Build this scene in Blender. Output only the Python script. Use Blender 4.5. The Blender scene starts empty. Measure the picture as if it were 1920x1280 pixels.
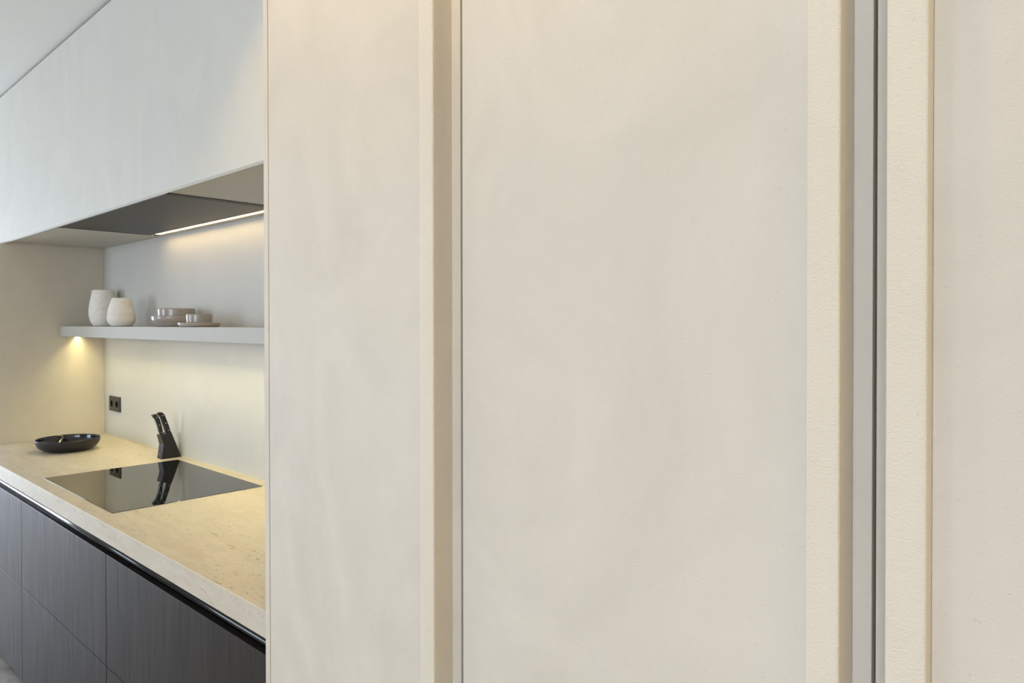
import bpy, bmesh, math
from mathutils import Matrix, Vector

# ------------------------------------------------------------------ camera, world, light
scene = bpy.context.scene
C = scene.collection
EYE = 1.56                                    # camera height above the floor
YAW, PITCH, ROLL = 0.74658, 0.00945, -0.00114
F_PX, CY = 1335.23, 618.67                    # focal length and principal row for a 1920x1280 frame

cam_data = bpy.data.cameras.new('camera')
cam_data.sensor_width = 36.0
cam_data.lens = F_PX * 36.0 / 1920.0
cam_data.shift_y = -(640.0 - CY) / 1920.0
cam_data.clip_start = 0.02
cam = bpy.data.objects.new('camera', cam_data)
C.objects.link(cam)
cam.matrix_world = (Matrix.Translation((0, 0, EYE)) @ Matrix.Rotation(YAW, 4, 'Z')
                    @ Matrix.Rotation(math.pi / 2 - PITCH, 4, 'X') @ Matrix.Rotation(ROLL, 4, 'Z'))
scene.camera = cam

scene.view_settings.view_transform = 'Standard'
scene.view_settings.look = 'None'
scene.view_settings.gamma = 1.0
scene.view_settings.exposure = 0.13
scene.view_settings.use_curve_mapping = False

world = bpy.data.worlds.new('daylight')
scene.world = world
world.use_nodes = True
bg = world.node_tree.nodes['Background']
bg.inputs['Color'].default_value = (0.80, 0.905, 1.05, 1)
bg.inputs['Strength'].default_value = 8.0

DOWNLIGHT_POWER = 34.0
DOWNLIGHT_COLOR = (1.0, 0.67, 0.25)
HOOD_LED = (16.0, (1.0, 0.72, 0.36))
SHELF_LED = (72.0, (1.0, 0.84, 0.41))

# room and kitchen measures (metres; x along the kitchen wall, y into it, z up)
X0, X1, Y0 = -8.2, 2.6, -4.6
ZCEIL = 2.7826
NB = 1.4346           # back wall of the cooking niche
NF = 0.787            # front of the worktop
NH = 0.9453           # front of the bulkhead over the hob
US = -4.569           # side of the niche
ZC, ZCB = 0.920, 0.857
ZS = 1.9934
NP, NS, NR = 0.75, 0.77, 0.73     # tall doors: panel, grip strip, rib


def portal(name, loc, rot, sx, sy):
    l = bpy.data.lights.new(name, 'AREA')
    l.shape = 'RECTANGLE'; l.size = sx; l.size_y = sy
    l.cycles.is_portal = True
    o = bpy.data.objects.new(name, l); C.objects.link(o)
    o.location = loc; o.rotation_euler = rot


# invented openings, placed and sized to give the daylight: one in the far left wall, two in the wall behind the camera
WL = (-1.65, 0.75, 0.05, 2.55)      # y0, y1, z0, z1 in wall_left
WR = ((-6.2, -4.3, 0.45, 2.55), (-0.75, 2.45, 0.60, 2.62))       # x0, x1, z0, z1 of the two in wall_rear
portal('window_daylight', (X0 - 0.02, (WL[0] + WL[1]) / 2, (WL[2] + WL[3]) / 2), (0, -math.pi / 2, 0), WL[3] - WL[2], WL[1] - WL[0])
for w in WR:
    portal('window_daylight', ((w[0] + w[1]) / 2, Y0 - 0.02, (w[2] + w[3]) / 2), (math.pi / 2, 0, 0), w[1] - w[0], w[3] - w[2])

# ------------------------------------------------------------------ materials
def mat(name):
    m = bpy.data.materials.new(name); m.use_nodes = True
    return m, m.node_tree.nodes, m.node_tree.links, m.node_tree.nodes['Principled BSDF']


def plain(name, col, rough=0.5, metal=0.0, coat=0.0, spec=0.5):
    m, n, l, b = mat(name)
    b.inputs['Base Color'].default_value = (*col, 1)
    b.inputs['Roughness'].default_value = rough
    b.inputs['Metallic'].default_value = metal
    b.inputs['Coat Weight'].default_value = coat
    b.inputs['Coat Roughness'].default_value = 0.05
    b.inputs['Specular IOR Level'].default_value = spec
    return m


def coords(n, l, scale=(1, 1, 1), rot=(0, 0, 0)):
    tc = n.new('ShaderNodeTexCoord'); mp = n.new('ShaderNodeMapping')
    mp.inputs['Scale'].default_value = scale; mp.inputs['Rotation'].default_value = rot
    l.new(tc.outputs['Object'], mp.inputs['Vector'])
    return mp.outputs['Vector']


def noise(n, l, vec, scale, detail=3.0, rough=0.5, dist=0.0):
    t = n.new('ShaderNodeTexNoise')
    t.inputs['Scale'].default_value = scale; t.inputs['Detail'].default_value = detail
    t.inputs['Roughness'].default_value = rough; t.inputs['Distortion'].default_value = dist
    l.new(vec, t.inputs['Vector'])
    return t.outputs['Fac']


def ramp(n, l, fac, stops):
    r = n.new('ShaderNodeValToRGB')
    e = r.color_ramp.elements
    while len(e) < len(stops): e.new(0.5)
    for k, (p, c) in enumerate(stops):
        e[k].position = p
        e[k].color = (*c, 1) if isinstance(c, (tuple, list)) else (c, c, c, 1)
    l.new(fac, r.inputs['Fac'])
    return r.outputs['Color']


def mix(n, l, fac, a, b, mode='MIX'):
    x = n.new('ShaderNodeMix'); x.data_type = 'RGBA'; x.blend_type = mode
    for s, v in ((x.inputs[0], fac), (x.inputs[6], a), (x.inputs[7], b)):
        if isinstance(v, (int, float)): s.default_value = v
        elif isinstance(v, (tuple, list)): s.default_value = (*v, 1)
        else: l.new(v, s)
    return x.outputs[2]


def bump(n, l, b, h, strength, dist=0.002):
    bp = n.new('ShaderNodeBump')
    bp.inputs['Strength'].default_value = strength; bp.inputs['Distance'].default_value = dist
    l.new(h, bp.inputs['Height']); l.new(bp.outputs['Normal'], b.inputs['Normal'])


def plaster(name, col, var=0.06, grain=0.12, gscale=420.0, aniso=(1, 1, 1), rough=0.62):
    """trowelled lime plaster: faint drawn clouds and a fine grain"""
    m, n, l, b = mat(name)
    lo = tuple(c * (1 - var) for c in col); hi = tuple(min(1, c * (1 + var)) for c in col)
    v = coords(n, l, (1.3, 1.3, 1.0))
    a = ramp(n, l, noise(n, l, v, 2.2, 5, 0.62, 1.6), ((0.30, lo), (0.52, col), (0.72, hi)))
    v2 = coords(n, l, (2.6, 2.6, 1.1), (0, 0.45, 0))
    s = ramp(n, l, noise(n, l, v2, 3.1, 3, 0.6, 0.9), ((0.35, 0.0), (0.75, 1.0)))
    c = mix(n, l, s, a, mix(n, l, 0.35, a, (col[0] * 0.98, col[1] * 0.99, col[2] * 1.07)))
    v4 = coords(n, l)
    sp = ramp(n, l, noise(n, l, v4, 210, 2, 0.5), ((0.24, 1.0), (0.30, 0.0)))
    c = mix(n, l, sp, c, tuple(q * 0.90 for q in col))
    l.new(c, b.inputs['Base Color'])
    b.inputs['Roughness'].default_value = rough
    b.inputs['Specular IOR Level'].default_value = 0.3
    v3 = coords(n, l, aniso)
    bump(n, l, b, noise(n, l, v3, gscale, 4, 0.6, 0.3), grain, 0.0018)
    return m


M_PLASTER = plaster('plaster_panel', (0.650, 0.598, 0.515), 0.065, 0.38)
M_RIB = plaster('plaster_rib', (0.720, 0.655, 0.545), 0.03, 0.75, 260.0, (1, 1, 1.9), 0.7)
M_BULK = plaster('plaster_bulkhead', (0.610, 0.590, 0.530), 0.045, 0.06)
M_NICHE = plaster('plaster_niche', (0.580, 0.555, 0.490), 0.03, 0.06)
M_SIDE = plaster('plaster_side', (0.610, 0.560, 0.465), 0.05, 0.06)
M_SHELF = plaster('plaster_shelf', (0.505, 0.483, 0.425), 0.04, 0.06)
M_BOUNCEWALL = plaster('warm_bounce_wall', (0.72, 0.61, 0.43), 0.02, 0.04)  # unseen right wall, tinted to bounce tan light onto the rib sides
M_BACK = plaster('plaster_back', (0.580, 0.570, 0.525), 0.03, 0.05)
M_WALL = plaster('wall_paint', (0.62, 0.59, 0.53), 0.02, 0.04)
M_CEIL = plaster('ceiling_paint', (0.86, 0.85, 0.80), 0.01, 0.03)
M_CARC = plain('carcass_board', (0.10, 0.085, 0.065), 0.7)
M_BLACKMETAL = plain('black_metal', (0.008, 0.008, 0.010), 0.22, 0.0, 0.0, 0.6)
M_RAIL = plain('gloss_black_rail', (0.005, 0.006, 0.009), 0.13, 0.0, 0.0, 0.7)
M_HOODGLASS = plain('smoked_hood_panel', (0.045, 0.039, 0.033), 0.42, 0.0, 0.0, 0.4)
M_HOBGLASS = plain('black_hob_glass', (0.004, 0.004, 0.005), 0.015, 0.0, 0.0, 0.55)
M_SOCKET = plain('anthracite_plastic', (0.030, 0.030, 0.029), 0.42)
M_SOCKETDARK = plain('socket_well_black', (0.004, 0.004, 0.004), 0.6, 0, 0, 0.1)
M_CONTACT = plain('contact_clip', (0.75, 0.75, 0.75), 0.25, 1.0)
M_BLOCK = plain('matt_black_block', (0.010, 0.010, 0.011), 0.45)
M_HANDLE = plain('black_handle', (0.008, 0.008, 0.009), 0.38)
M_STEEL = plain('brushed_steel', (0.80, 0.80, 0.80), 0.22, 1.0)
M_MARK = plain('pale_print', (0.32, 0.33, 0.38), 0.5)
M_BOWL = plain('dark_glazed_bowl', (0.012, 0.012, 0.016), 0.10, 0.0, 0.0, 0.6)
M_BOWLOUT = plain('dark_satin_bowl', (0.016, 0.015, 0.016), 0.38)
M_DISH = plain('taupe_glaze', (0.370, 0.330, 0.290), 0.20, 0.0, 0.15)
M_DISH2 = plain('pale_taupe_glaze', (0.450, 0.390, 0.330), 0.30, 0.0, 0.1)
M_FRAME = plain('window_frame_dark', (0.03, 0.03, 0.032), 0.45)
M_SEAL = plain('pale_sealant', (0.66, 0.60, 0.45), 0.5)


def emitter(name, strength, col):
    m = bpy.data.materials.new(name); m.use_nodes = True
    n, l = m.node_tree.nodes, m.node_tree.links
    n.clear()
    e = n.new('ShaderNodeEmission'); o = n.new('ShaderNodeOutputMaterial')
    e.inputs['Color'].default_value = (*col, 1); e.inputs['Strength'].default_value = strength
    l.new(e.outputs[0], o.inputs['Surface'])
    return m


M_HOODLED = emitter('warm_hood_led', *HOOD_LED)
M_SHELFLED = emitter('warm_shelf_led', *SHELF_LED)
M_LAMP = emitter('added_downlight_lens', 8.0, DOWNLIGHT_COLOR)


def travertine():
    m, n, l, b = mat('travertine')
    v = coords(n, l, (0.55, 2.6, 2.6), (0, 0, 0.12))
    base = ramp(n, l, noise(n, l, v, 2.6, 6, 0.62, 1.2),
                ((0.28, (0.53, 0.445, 0.32)), (0.46, (0.60, 0.525, 0.405)), (0.60, (0.63, 0.565, 0.455)), (0.78, (0.57, 0.49, 0.36))))
    v2 = coords(n, l, (1.0, 7.0, 7.0), (0, 0, 0.12))
    st = ramp(n, l, noise(n, l, v2, 4.0, 4, 0.6, 0.8), ((0.40, 0.0), (0.70, 1.0)))
    c = mix(n, l, st, base, (0.64, 0.585, 0.485))
    gm = ramp(n, l, noise(n, l, coords(n, l, (9, 22, 22), (0, 0, 0.12)), 1.5, 5, 0.65, 0.6), ((0.36, 0.0), (0.70, 1.0)))
    c = mix(n, l, mix(n, l, 0.5, gm, (0, 0, 0)), c, (0.50, 0.455, 0.385))
    # open pits, drawn out along the vein: fine ones everywhere, longer ones in bands
    v4 = coords(n, l, (1.6, 6.0, 6.0), (0, 0, 0.12))
    area = ramp(n, l, noise(n, l, v4, 1.6, 3, 0.55), ((0.40, 0.12), (0.60, 1.0)))
    p1 = ramp(n, l, noise(n, l, coords(n, l, (34, 120, 120), (0, 0, 0.12)), 1.6, 3, 0.6, 0.5), ((0.325, 1.0), (0.375, 0.0)))
    p2 = ramp(n, l, noise(n, l, coords(n, l, (11, 78, 78), (0, 0, 0.12)), 1.5, 3, 0.62, 0.4), ((0.315, 1.0), (0.365, 0.0)))
    pf = mix(n, l, 1.0, mix(n, l, 1.0, p1, p2, 'LIGHTEN'), area, 'MULTIPLY')
    c = mix(n, l, pf, c, (0.30, 0.235, 0.155))
    l.new(c, b.inputs['Base Color'])
    b.inputs['Roughness'].default_value = 0.48
    b.inputs['Specular IOR Level'].default_value = 0.35
    inv = ramp(n, l, pf, ((0.0, 1.0), (1.0, 0.0)))
    bump(n, l, b, inv, 0.35, 0.0015)
    return m


def dark_wood():
    m, n, l, b = mat('dark_stained_oak')
    v = coords(n, l, (140, 140, 3.2))
    g = noise(n, l, v, 1.0, 4, 0.65, 0.4)
    c = ramp(n, l, g, ((0.28, (0.017, 0.013, 0.011)), (0.50, (0.028, 0.022, 0.019)), (0.72, (0.045, 0.036, 0.031))))
    v2 = coords(n, l, (11, 11, 1.0))
    w = ramp(n, l, noise(n, l, v2, 1.2, 3, 0.6), ((0.35, 0.75), (0.7, 1.2)))
    c = mix(n, l, 1.0, c, w, 'MULTIPLY')
    l.new(c, b.inputs['Base Color'])
    r = ramp(n, l, g, ((0.3, 0.44), (0.7, 0.30)))
    l.new(r, b.inputs['Roughness'])
    b.inputs['Specular IOR Level'].default_value = 0.24
    bump(n, l, b, g, 0.35, 0.0006)
    return m


def alabaster():
    m, n, l, b = mat('chalky_stone')
    v = coords(n, l, (9, 9, 16))
    c = ramp(n, l, noise(n, l, v, 2.2, 5, 0.65, 1.0), ((0.25, (0.74, 0.68, 0.58)), (0.5, (0.83, 0.785, 0.71)), (0.75, (0.87, 0.84, 0.79))))
    l.new(c, b.inputs['Base Color'])
    b.inputs['Roughness'].default_value = 0.75
    v2 = coords(n, l, (120, 120, 260))
    bump(n, l, b, noise(n, l, v2, 1.5, 3, 0.6), 0.2, 0.001)
    return m


def floor_stone():
    m, n, l, b = mat('grey_stone_floor')
    v = coords(n, l)
    c = ramp(n, l, noise(n, l, v, 6.0, 7, 0.68, 1.5), ((0.30, (0.17, 0.16, 0.145)), (0.5, (0.29, 0.27, 0.245)), (0.7, (0.42, 0.39, 0.35))))
    l.new(c, b.inputs['Base Color'])
    b.inputs['Roughness'].default_value = 0.42
    bump(n, l, b, noise(n, l, v, 60, 4, 0.6), 0.15, 0.002)
    return m


M_TRAV, M_WOOD, M_VASE, M_FLOOR = travertine(), dark_wood(), alabaster(), floor_stone()

# ------------------------------------------------------------------ mesh helpers
def link(name, bm, m, parent=None, smooth=False):
    me = bpy.data.meshes.new(name)
    bmesh.ops.recalc_face_normals(bm, faces=bm.faces)
    bm.to_mesh(me); bm.free()
    for x in (m if isinstance(m, (list, tuple)) else [m]): me.materials.append(x)
    if smooth:
        for p in me.polygons: p.use_smooth = True
    o = bpy.data.objects.new(name, me); C.objects.link(o)
    if parent is not None:
        o.parent = parent
        if parent.type == 'EMPTY':                # meshes are built in world coordinates
            o.matrix_parent_inverse = Matrix.Translation(parent.location).inverted()
    return o


def box_bm(x0, x1, y0, y1, z0, z1, bevel=0.0, seg=2, bm=None):
    own = bm is None
    b = bmesh.new()
    bmesh.ops.create_cube(b, size=1.0)
    for v in b.verts:
        v.co = Vector((x0 + (v.co.x + .5) * (x1 - x0), y0 + (v.co.y + .5) * (y1 - y0), z0 + (v.co.z + .5) * (z1 - z0)))
    if bevel:
        bmesh.ops.bevel(b, geom=list(b.edges), offset=bevel, segments=seg, affect='EDGES', profile=0.5)
    if own: return b
    me = bpy.data.meshes.new('t'); b.to_mesh(me); b.free(); bm.from_mesh(me); bpy.data.meshes.remove(me)
    return bm


def box(name, ext, m, parent=None, bevel=0.0, seg=2):
    return link(name, box_bm(*ext, bevel, seg), m, parent)


def boxes(name, exts, m, parent=None, bevel=0.0):
    bm = bmesh.new()
    for e in exts: box_bm(*e, bevel, 1, bm)
    return link(name, bm, m, parent)


def prism(name, pts, x0, x1, m, parent=None, bevel=0.0, seg=2, smooth=False):
    """outline in (y, z), extruded along x"""
    bm = bmesh.new()
    a = [bm.verts.new((x0, y, z)) for y, z in pts]
    b = [bm.verts.new((x1, y, z)) for y, z in pts]
    bm.faces.new(a); bm.faces.new(list(reversed(b)))
    for i in range(len(pts)):
        j = (i + 1) % len(pts)
        bm.faces.new((a[i], b[i], b[j], a[j]))
    if bevel:
        ed = [e for e in bm.edges if abs(e.verts[0].co.x - e.verts[1].co.x) < 1e-6]
        bmesh.ops.bevel(bm, geom=ed, offset=bevel, segments=seg, affect='EDGES', profile=0.5)
    return link(name, bm, m, parent, smooth)


def lathe(name, prof, loc, m, parent=None, n=64, smooth=True):
    """profile of (radius, z) turned round a vertical axis through loc"""
    bm = bmesh.new(); rings = []
    for r, z in prof:
        if r < 1e-6: rings.append([bm.verts.new((loc[0], loc[1], loc[2] + z))])
        else: rings.append([bm.verts.new((loc[0] + r * math.cos(2 * math.pi * k / n), loc[1] + r * math.sin(2 * math.pi * k / n), loc[2] + z)) for k in range(n)])
    for a, b in zip(rings, rings[1:]):
        for k in range(n):
            j = (k + 1) % n
            if len(a) == 1 and len(b) == 1: continue
            if len(a) == 1: bm.faces.new((a[0], b[j], b[k]))
            elif len(b) == 1: bm.faces.new((a[k], a[j], b[0]))
            else: bm.faces.new((a[k], a[j], b[j], b[k]))
    return link(name, bm, m, parent, smooth)


def curve_profile(keys, n=8):
    """smooth (Catmull-Rom) profile through the keys"""
    out = []
    for i in range(len(keys) - 1):
        p0 = keys[max(i - 1, 0)]; p1 = keys[i]; p2 = keys[i + 1]; p3 = keys[min(i + 2, len(keys) - 1)]
        for k in range(n):
            t = k / n
            out.append(tuple(0.5 * (2 * p1[q] + (p2[q] - p0[q]) * t + (2 * p0[q] - 5 * p1[q] + 4 * p2[q] - p3[q]) * t * t
                                    + (3 * p1[q] - p0[q] - 3 * p2[q] + p3[q]) * t ** 3) for q in (0, 1)))
    out.append(keys[-1])
    return out


def thing(name, label, cat, loc=(0, 0, 0), group=None):
    o = bpy.data.objects.new(name, None); C.objects.link(o)
    o.location = loc; o.empty_display_size = 0.1
    o['label'] = label; o['category'] = cat
    if group: o['group'] = group
    return o


def tag(o, label, cat, group=None):
    o['label'] = label; o['category'] = cat
    if group: o['group'] = group
    return o


def struct(o):
    o['kind'] = 'structure'
    return o


# ------------------------------------------------------------------ the room
W = 0.15
struct(box('floor', (X0 - W, X1 + W, Y0 - W, NB + W, -0.10, 0.0), M_FLOOR))
struct(box('ceiling', (X0 - W, X1 + W, Y0 - W, NB + W, ZCEIL, ZCEIL + 0.12), M_CEIL))
struct(box('wall_back', (X0 - W, X1 + W, NB, NB + W, 0.0, ZCEIL), M_BACK))
struct(box('wall_right', (X1, X1 + W, Y0, NB, 0.0, ZCEIL), M_BOUNCEWALL))
y0, y1, z0, z1 = WL
struct(boxes('wall_left', [(X0 - W, X0, Y0, y0, 0, ZCEIL), (X0 - W, X0, y1, NB, 0, ZCEIL),
                           (X0 - W, X0, y0, y1, 0, z0), (X0 - W, X0, y0, y1, z1, ZCEIL)], M_WALL))
(a0, a1, az0, az1), (b0, b1, bz0, bz1) = WR
struct(boxes('wall_rear', [(X0 - W, a0, Y0 - W, Y0, 0, ZCEIL), (a1, b0, Y0 - W, Y0, 0, ZCEIL), (b1, X1 + W, Y0 - W, Y0, 0, ZCEIL),
                           (a0, a1, Y0 - W, Y0, 0, az0), (a0, a1, Y0 - W, Y0, az1, ZCEIL),
                           (b0, b1, Y0 - W, Y0, 0, bz0), (b0, b1, Y0 - W, Y0, bz1, ZCEIL)], M_WALL))
y0, y1, z0, z1 = WL
yc = (y0 + y1) / 2  # frames for the invented openings
struct(boxes('window_1', [(X0 - 0.10, X0 - 0.04, a, b, z0, z1) for a, b in ((y0, y0 + .06), (yc - .03, yc + .03), (y1 - .06, y1))]
             + [(X0 - 0.10, X0 - 0.04, y0, y1, a, b) for a, b in ((z0, z0 + .06), (z1 - .06, z1))], M_FRAME))
for k, (x0, x1, z0, z1) in enumerate(WR):
    n = 2 + k
    struct(boxes('window_%d' % (2 + k), [(a - .03, a + .03, Y0 - 0.10, Y0 - 0.04, z0, z1) for a in [x0 + .03 + q * (x1 - x0 - .06) / n for q in range(n + 1)]]
                 + [(x0, x1, Y0 - 0.10, Y0 - 0.04, a, b) for a, b in ((z0, z0 + .06), (z1 - .06, z1))], M_FRAME))

# ------------------------------------------------------------------ tall cabinets with ribbed plaster doors
ZD0, ZD1 = 0.08, ZCEIL - 0.012


def tall_cabinet(label, u0, u1, rib, side_panel=None, strip_end=None):
    """rib: (left, right) of the upright rib; grip strip between rib and the near edge of the door"""
    t = thing('tall_cabinet', label, 'cabinet', ((u0 + u1) / 2, 1.1, 0), 'tall plaster cabinets')
    box('carcass', (u0 + .002, u1 - .002, NS + .026, NB - .004, ZD0, ZD1), M_CARC, t)
    box('plinth', (u0, u1, NP + .05, NP + .068, 0.0, ZD0 - .004), M_CARC, t)
    r0, r1 = rib
    if r1 < (u0 + u1) / 2: panel = (r1, u1); strip = (u0, r0)
    else: panel = (u0, r0); strip = (r1, u1)
    d = box('door', (panel[0], panel[1], NP, NS + .022, ZD0, ZD1), M_PLASTER, t, 0.0012)
    box('rib', (r0, r1, NR, NS + .022, ZD0, ZD1), M_RIB, d, 0.0030, 3)
    if strip_end is not None: strip = (strip[0], strip_end)
    s = box('grip_strip', (strip[0], strip[1], NS, NS + .022, ZD0, ZD1), M_PLASTER, d, 0.0010)
    if side_panel:
        box('side_panel', (side_panel[0], side_panel[1], NP, NB - .004, 0.0, ZD1), M_PLASTER, t, 0.0012)
    return t


tall_cabinet('tall plaster cabinet beside the worktop, with a slim end panel and rib on its door', -1.3873, -0.8005, (-0.8768, -0.8434), (-1.4086, -1.3908), -0.8230)
tall_cabinet('wide plaster cabinet door between two others, its rib close by the open shadow gap', -0.7975, -0.2197, (-0.2708, -0.2384))
tall_cabinet('tall plaster cabinet hinged away from the kitchen, its rib facing another across a dark gap', -0.2160, 0.3620, (-0.1971, -0.1625))
# the run goes on out of the picture
struct(box('wall_front', (0.366, X1, NP, NB, 0.0, ZCEIL), M_PLASTER))

# ------------------------------------------------------------------ bulkhead over the niche
XR = -1.4090
t = thing('hood_bulkhead', 'smooth pale plaster bulkhead hung above the cooking niche up to the ceiling', 'bulkhead', (-3.0, 1.2, ZS))
box('fascia', (X0 + .002, XR, NH, NH + .0125, ZS - .004, ZCEIL - .009), M_BULK, t, 0.0060, 1)
HU0, HU1, HN0, HN1 = -3.683, -2.457, 0.9597, 1.3954
boxes('soffit', [(US - .01, HU0 - .001, NH + .0125, NB - .001, ZS + .004, ZS + .022),
                 (HU1 + .001, XR, NH + .0125, NB - .001, ZS + .004, ZS + .022),
                 (HU0 - .001, HU1 + .001, HN1 + .001, NB - .001, ZS + .004, ZS + .022),
                 (HU0 - .001, HU1 + .001, NH + .0125, HN0 - .001, ZS + .004, ZS + .022)], M_NICHE, t)
box('core', (X0 + .004, XR, NH + .03, NB - .001, ZS + .06, ZCEIL - .04), M_CARC, t)

# side of the niche
tag(prism('niche_end_panel', [(0.925, 0.0), (NB - .001, 0.0), (NB - .001, ZS + .0035), (NH + .0135, ZS + .0035), (NH + .0135, ZS - .0055), (0.925, ZS - .0055)], X0 + .002, US, M_SIDE),
    'plain taupe plaster panel closing the niche behind the dark bowl', 'panel')

# ------------------------------------------------------------------ extractor hood set flush in the soffit
t = thing('extractor_hood', 'flush dark extractor hood with a glowing light strip in the soffit', 'extractor hood', ((HU0 + HU1) / 2, 1.18, ZS))
fw = 0.0055
boxes('frame', [(HU0, HU1, HN0, HN0 + fw, ZS + .001, ZS + .03), (HU0, HU1, HN1 - fw, HN1, ZS + .001, ZS + .03),
                (HU0, HU0 + fw, HN0 + fw, HN1 - fw, ZS + .001, ZS + .03), (HU1 - fw, HU1, HN0 + fw, HN1 - fw, ZS + .001, ZS + .03)], M_BLACKMETAL, t)
box('filter_panel', (HU0 + .010, HU1 - .034, HN0 + .010, 1.3690, ZS + .002, ZS + .012), M_HOODGLASS, t, 0.001, 1)
box('edge_rail', (HU1 - .0225, HU1 - .0145, HN0 + .006, HN1 - .006, ZS + .001, ZS + .02), M_HOODGLASS, t)
box('housing', (HU0, HU1, HN0, HN1, ZS + .030, ZS + .058), M_BLACKMETAL, t)
box('light_strip', (HU0 + .030, HU1 - .022, 1.3700, 1.3890, ZS + .0045, ZS + .0075), M_HOODLED, t)

# ------------------------------------------------------------------ floating shelf with light strip
SB, ST, SN = 1.4910, 1.5465, 1.207
t = thing('floating_shelf', 'thick pale plaster shelf floating along the niche wall', 'shelf', (-3.0, NB, SB))
# a groove in the underside takes the light strip
g0, g1, gd = 1.288, 1.302, 0.013
prism('board', [(SN, SB), (g0, SB), (g0, SB + gd), (g1, SB + gd), (g1, SB), (NB - .0005, SB), (NB - .0005, ST), (SN, ST)], US + .0005, XR - .0005, M_SHELF, t)
box('light_strip', (US + .012, XR - .012, g0 + .001, g1 - .001, SB + gd - .0025, SB + gd - .0005), M_SHELFLED, t)

# ------------------------------------------------------------------ worktop and hob
HB = (-3.4256, -2.6191, 0.8421, 1.3863)
tag(box('worktop', (US + .0005, XR - .0006, NF, NB - .0015, ZCB, ZC), M_TRAV, None, 0.0016, 2),
    'thick beige travertine worktop with open pores on its pale front edge', 'worktop')
struct(box('trim_1', (US + .001, XR - .001, NB - .003, NB, ZC + .0003, ZC + .0035), M_SEAL))
t = thing('induction_hob', 'glossy black glass hob let flush into the stone worktop', 'hob', ((HB[0] + HB[1]) / 2, 1.11, ZC))
box('glass', (HB[0], HB[1], HB[2], HB[3], ZC + .0002, ZC + .0016), M_HOBGLASS, t, 0.0006, 1)

# ------------------------------------------------------------------ base cabinets
FD = 0.800                      # plane of the drawer fronts
edges = [US, -3.5858, -2.5475, XR]
labels = ['dark wood drawer unit standing against the taupe niche panel',
          'dark wood drawer unit below the front corner of the black hob',
          'dark wood drawer unit meeting the tall plaster cabinet']
for k in range(3):
    a, b = edges[k] + .001, edges[k + 1] - .001
    t = thing('drawer_cabinet', labels[k], 'cabinet', ((a + b) / 2, 1.1, 0), 'dark wood base cabinets')
    box('carcass', (a, b, FD + .045, NB - .004, 0.06, ZCB - .001), M_CARC, t)
    box('plinth', (a, b, FD + .05, FD + .066, 0.0, 0.059), M_BLACKMETAL, t)
    box('drawer_front', (a + .0007, b - .0007, FD, FD + .020, 0.4415, 0.8085), M_WOOD, t, 0.0013, 2)
    box('drawer_front', (a + .0007, b - .0007, FD, FD + .020, 0.0385, 0.4385), M_WOOD, t, 0.0013, 2)
# black grip rail: rounded nose and a hollow under it
rail = [(FD + .012, ZCB - .0005), (FD + .010, ZCB - .0105)]
for k in range(17):
    a = math.radians(80 + 190 * k / 16)
    rail.append((FD + .0065 + .0095 * math.cos(a), ZCB - .0205 + .0095 * math.sin(a)))
rail += [(FD + .012, ZCB - .031), (FD + .030, ZCB - .032), (FD + .030, ZCB - .062), (FD + .036, ZCB - .062), (FD + .036, ZCB - .0005)]
tag(prism('grip_rail', rail, US + .001, XR - .0012, M_RAIL, None, 0, 2, False),
    'glossy black rounded grip rail running under the worktop', 'rail')
for p in bpy.data.objects['grip_rail'].data.polygons:
    p.use_smooth = len(p.vertices) == 4

# ------------------------------------------------------------------ wall socket
su, sz, sw, sh = -4.388, 1.107, 0.164, 0.084
t = thing('wall_socket', 'black double wall socket on the pale niche wall', 'socket', (su, NB, sz))
bm = bmesh.new()
yf, rw, n = NB - .009, .0195, 32


def squ(cx, k, hw, hh):
    a = 2 * math.pi * k / n
    q = max(abs(math.cos(a)), abs(math.sin(a)))
    return cx + hw * math.cos(a) / q, sz + hh * math.sin(a) / q


WELLS = (su - .041, su + .041)
for cx in WELLS:
    f = [bm.verts.new((squ(cx, k, .0402, .0408)[0], yf, squ(cx, k, .0402, .0408)[1])) for k in range(n)]
    e = [bm.verts.new((squ(cx, k, .0409, .0420)[0], yf + .0012, squ(cx, k, .0409, .0420)[1])) for k in range(n)]
    g = [bm.verts.new((squ(cx, k, .0409, .0420)[0], NB, squ(cx, k, .0409, .0420)[1])) for k in range(n)]
    h = [bm.verts.new((cx + rw * math.cos(2 * math.pi * k / n), yf, sz + rw * math.sin(2 * math.pi * k / n))) for k in range(n)]
    w = [bm.verts.new((v.co.x, NB - .0006, v.co.z)) for v in h]
    for k in range(n):
        j = (k + 1) % n
        for p, q in ((h, f), (f, e), (e, g), (w, h)): bm.faces.new((p[k], p[j], q[j], q[k]))
link('plate', bm, M_SOCKET, t)
for cx in WELLS:
    bm = bmesh.new()
    a = [bm.verts.new((cx + (rw - .0004) * math.cos(2 * math.pi * k / n), yf + .0014, sz + (rw - .0004) * math.sin(2 * math.pi * k / n))) for k in range(n)]
    b = [bm.verts.new((cx + (rw - .0016) * math.cos(2 * math.pi * k / n), NB - .0010, sz + (rw - .0016) * math.sin(2 * math.pi * k / n))) for k in range(n)]
    for k in range(n): bm.faces.new((a[k], a[(k + 1) % n], b[(k + 1) % n], b[k]))
    bm.faces.new(b)
    w = link('socket_well', bm, M_SOCKETDARK, t)
    box('contact', (cx - .0035, cx + .0035, yf + .0006, yf + .0040, sz + rw - .0055, sz + rw - .0022), M_CONTACT, w)

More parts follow.
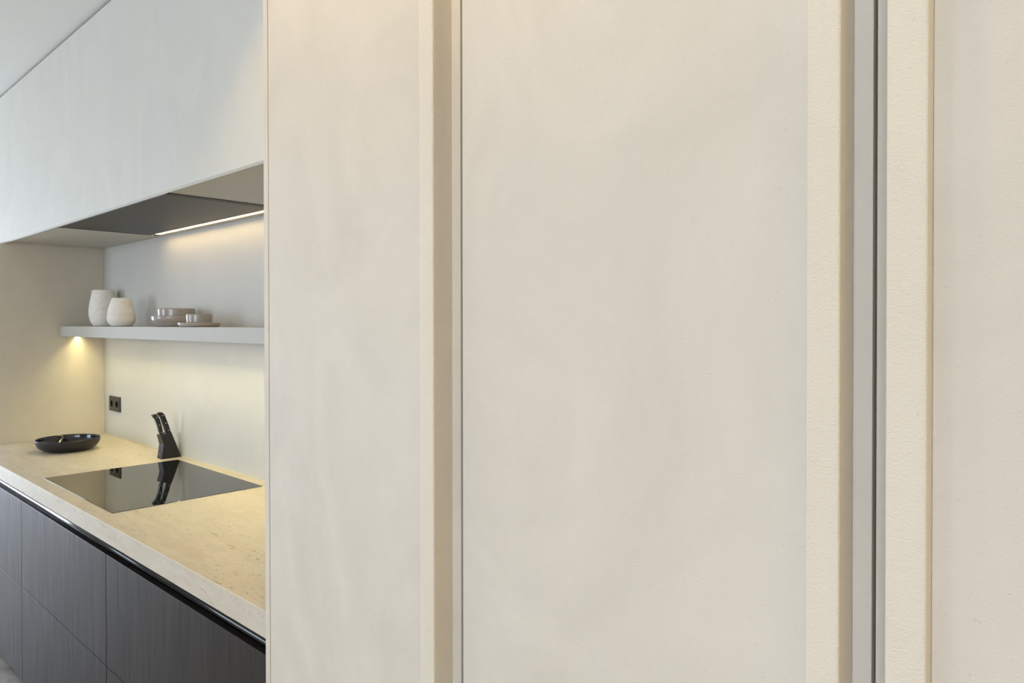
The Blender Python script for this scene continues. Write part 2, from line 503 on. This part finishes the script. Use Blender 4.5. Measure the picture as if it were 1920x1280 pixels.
# ------------------------------------------------------------------ knife block and knives
bu0, bu1 = -3.547, -3.493
t = thing('knife_block', 'small matt black knife block leaning against the niche wall', 'knife block', ((bu0 + bu1) / 2, 1.385, ZC))
prism('body', [(1.339, ZC), (1.4315, ZC), (1.3850, 1.0436), (1.3370, 1.0321), (1.3505, 0.9880)], bu0, bu1, M_BLOCK, t, 0.0012, 2)
box('maker_mark', (bu1 - .036, bu1 - .018, 1.3398, 1.3412, 0.9405, 0.9420), M_MARK, t)
OUT_A = [(1.340, 1.0335), (1.351, 1.0375), (1.3465, 1.060), (1.3415, 1.085), (1.335, 1.107), (1.3275, 1.126), (1.320, 1.134), (1.309, 1.1365),
         (1.301, 1.1325), (1.3015, 1.1265), (1.309, 1.1220), (1.315, 1.111), (1.3235, 1.090), (1.3295, 1.070), (1.3330, 1.050)]
OUT_B = [(1.364, 1.0405), (1.3845, 1.0450), (1.3760, 1.074), (1.3670, 1.100), (1.3570, 1.129), (1.3470, 1.1405), (1.3315, 1.1435),
         (1.3240, 1.1385), (1.3255, 1.1320), (1.3350, 1.1280), (1.3430, 1.115), (1.3480, 1.092), (1.3555, 1.070), (1.3600, 1.053)]
RIV = {'a': [(1.3209, 1.1197), (1.3334, 1.0824), (1.3430, 1.0470)], 'b': [(1.3480, 1.1267), (1.3615, 1.0888), (1.3735, 1.0540)]}
KL = {'a': 'slim black knife with riveted handle at the outer edge of the block',
      'b': 'broad black knife with riveted handle in the slot nearer the wall'}
for key, out in (('a', OUT_A), ('b', OUT_B)):
    k0, k1 = -3.5165, -3.4985
    base = out[0]
    kt = thing('knife', KL[key], 'knife', ((k0 + k1) / 2, base[0], base[1]), 'knives in the block')
    prism('handle', out, k0, k1, M_HANDLE, kt, 0.0014, 2)
    by0, by1 = out[0][0] + .002, out[1][0] - .004
    prism('blade', [(by0, 1.040), (by1, 1.041), (by1 + .022, .975), (by1 + .020, .965), (by0 + .026, .962)], (k0 + k1) / 2 - .001, (k0 + k1) / 2 + .001, M_STEEL, kt)
    for y, z in RIV[key]:
        bm = bmesh.new(); n = 16
        a = [bm.verts.new((k1 - .0005, y + .0026 * math.cos(2 * math.pi * q / n), z + .0026 * math.sin(2 * math.pi * q / n))) for q in range(n)]
        b = [bm.verts.new((k1 + .0009, y + .0022 * math.cos(2 * math.pi * q / n), z + .0022 * math.sin(2 * math.pi * q / n))) for q in range(n)]
        for q in range(n): bm.faces.new((a[q], a[(q + 1) % n], b[(q + 1) % n], b[q]))
        bm.faces.new(b)
        link('rivet', bm, M_STEEL, kt)

# ------------------------------------------------------------------ shallow dark bowl on the worktop
R = 0.1435
outer = curve_profile([(0.0, 0.0), (0.078, 0.0), (0.103, 0.0045), (0.1285, 0.021), (0.1405, 0.041), (R, 0.059)])
t = thing('serving_bowl', 'large shallow dark glazed bowl on the worktop', 'bowl', (-4.108, 1.119, ZC))
lathe('bowl_shell', outer + [(R - .0010, .0606), (R - .0030, .0608)], (-4.108, 1.119, ZC + .0002), M_BOWLOUT, t)
inner = curve_profile([(R - .0030, .0608), (R - .0055, .0560), (.1335, .036), (.118, .018), (.086, .0080), (0.0, .0060)])
lathe('bowl_glaze', inner, (-4.108, 1.119, ZC + .0002), M_BOWL, t)

# ------------------------------------------------------------------ vases and crockery on the shelf
def vase(label, u, y, keys, wall=.006):
    prof = [(0.0, 0.0)] + curve_profile(keys)
    r, h = keys[-1]
    prof += [(r - wall * .5, h + .001), (r - wall, h - .001)]
    prof += [(max(a - wall, .004), max(b, .008)) for a, b in reversed(curve_profile(keys)) if b < h - .004 and b > .008] + [(0.0, .008)]
    return tag(lathe('stone_vase', prof, (u, y, ST + .0003), M_VASE), label, 'vase', 'chalky vases on the shelf')


vase('taller chalky white vase standing behind a shorter one on the shelf', -4.312, 1.350,
     [(.040, 0.0), (.050, .004), (.064, .030), (.0715, .070), (.068, .115), (.060, .160), (.0535, .197)])
vase('shorter rounder chalky white vase in front of a taller one', -3.888, 1.300,
     [(.038, 0.0), (.048, .004), (.061, .022), (.065, .045), (.060, .082), (.051, .117), (.0425, .1425)])


def dish(name, label, u, y, z, keys, floor_z, m, wall=.0045):
    prof = [(0.0, 0.0)] + curve_profile(keys, 5)
    r, h = keys[-1]
    prof += [(r - wall * .5, h + .0008), (r - wall, h - .0006)]
    prof += [(a - wall, max(b, floor_z)) for a, b in reversed(curve_profile(keys, 5)) if b < h - .003 and b > floor_z] + [(0.0, floor_z)]
    return tag(lathe(name, prof, (u, y, z), m), label, name.split('_')[-1], 'taupe crockery on the shelf')


bx, by = -3.279, 1.325
z = ST + .0003
dish('serving_bowl', 'wide taupe glazed bowl with tapered foot holding a smaller dish on the shelf', bx, by, z,
     [(.076, 0.0), (.084, .003), (.094, .018), (.102, .030), (.104, .047)], .0195, M_DISH)
dish('round_dish', 'straight-sided taupe dish stacked on top of the wide bowl', bx, by, z + .0198,
     [(.072, 0.0), (.0755, .003), (.0765, .020), (.078, .0615)], .005, M_DISH)
px, py = -2.975, 1.295
dish('side_plate', 'flat pale taupe plate under a small bowl on the shelf', px, py, z,
     [(.070, 0.0), (.076, .002), (.081, .008), (.084, .0168)], .0055, M_DISH2)
dish('small_bowl', 'small straight taupe bowl standing on the flat plate', px, py, z + .0058,
     [(.043, 0.0), (.047, .003), (.050, .012), (.051, .0475)], .006, M_DISH)

# ------------------------------------------------------------------ invented ceiling downlights, out of view, placed to warm the cabinets
def downlight(x, y, power=DOWNLIGHT_POWER, angle=78):
    t = thing('added_downlight', 'small round recessed downlight added in the ceiling before the cabinets', 'light', (x, y, ZCEIL), 'added ceiling downlights')
    lathe('trim_ring', [(.045, -.0005), (.045, -.004), (.036, -.004), (.034, -.0006)], (x, y, ZCEIL), M_CEIL, t, 40)
    lathe('lens', [(0.0, -.0010), (.034, -.0010)], (x, y, ZCEIL), M_LAMP, t, 32)
    l = bpy.data.lights.new('added_downlight_beam', 'SPOT')
    l.energy = power; l.color = DOWNLIGHT_COLOR
    l.spot_size = math.radians(angle); l.spot_blend = 0.55; l.shadow_soft_size = 0.03
    o = bpy.data.objects.new('added_downlight_beam', l); C.objects.link(o)
    o.location = (x, y, ZCEIL - .012)
    return t


for x, y, p, a in ((-1.60, 0.56, 14.0, 100), (-0.75, 0.46, 19.0, 120), (0.60, 0.46, 15.0, 120), (-2.4, -2.0, 14.0, 150), (2.0, -0.8, 45.0, 160)):  # positions and powers made up to match the warm light
    downlight(x, y, p, a)
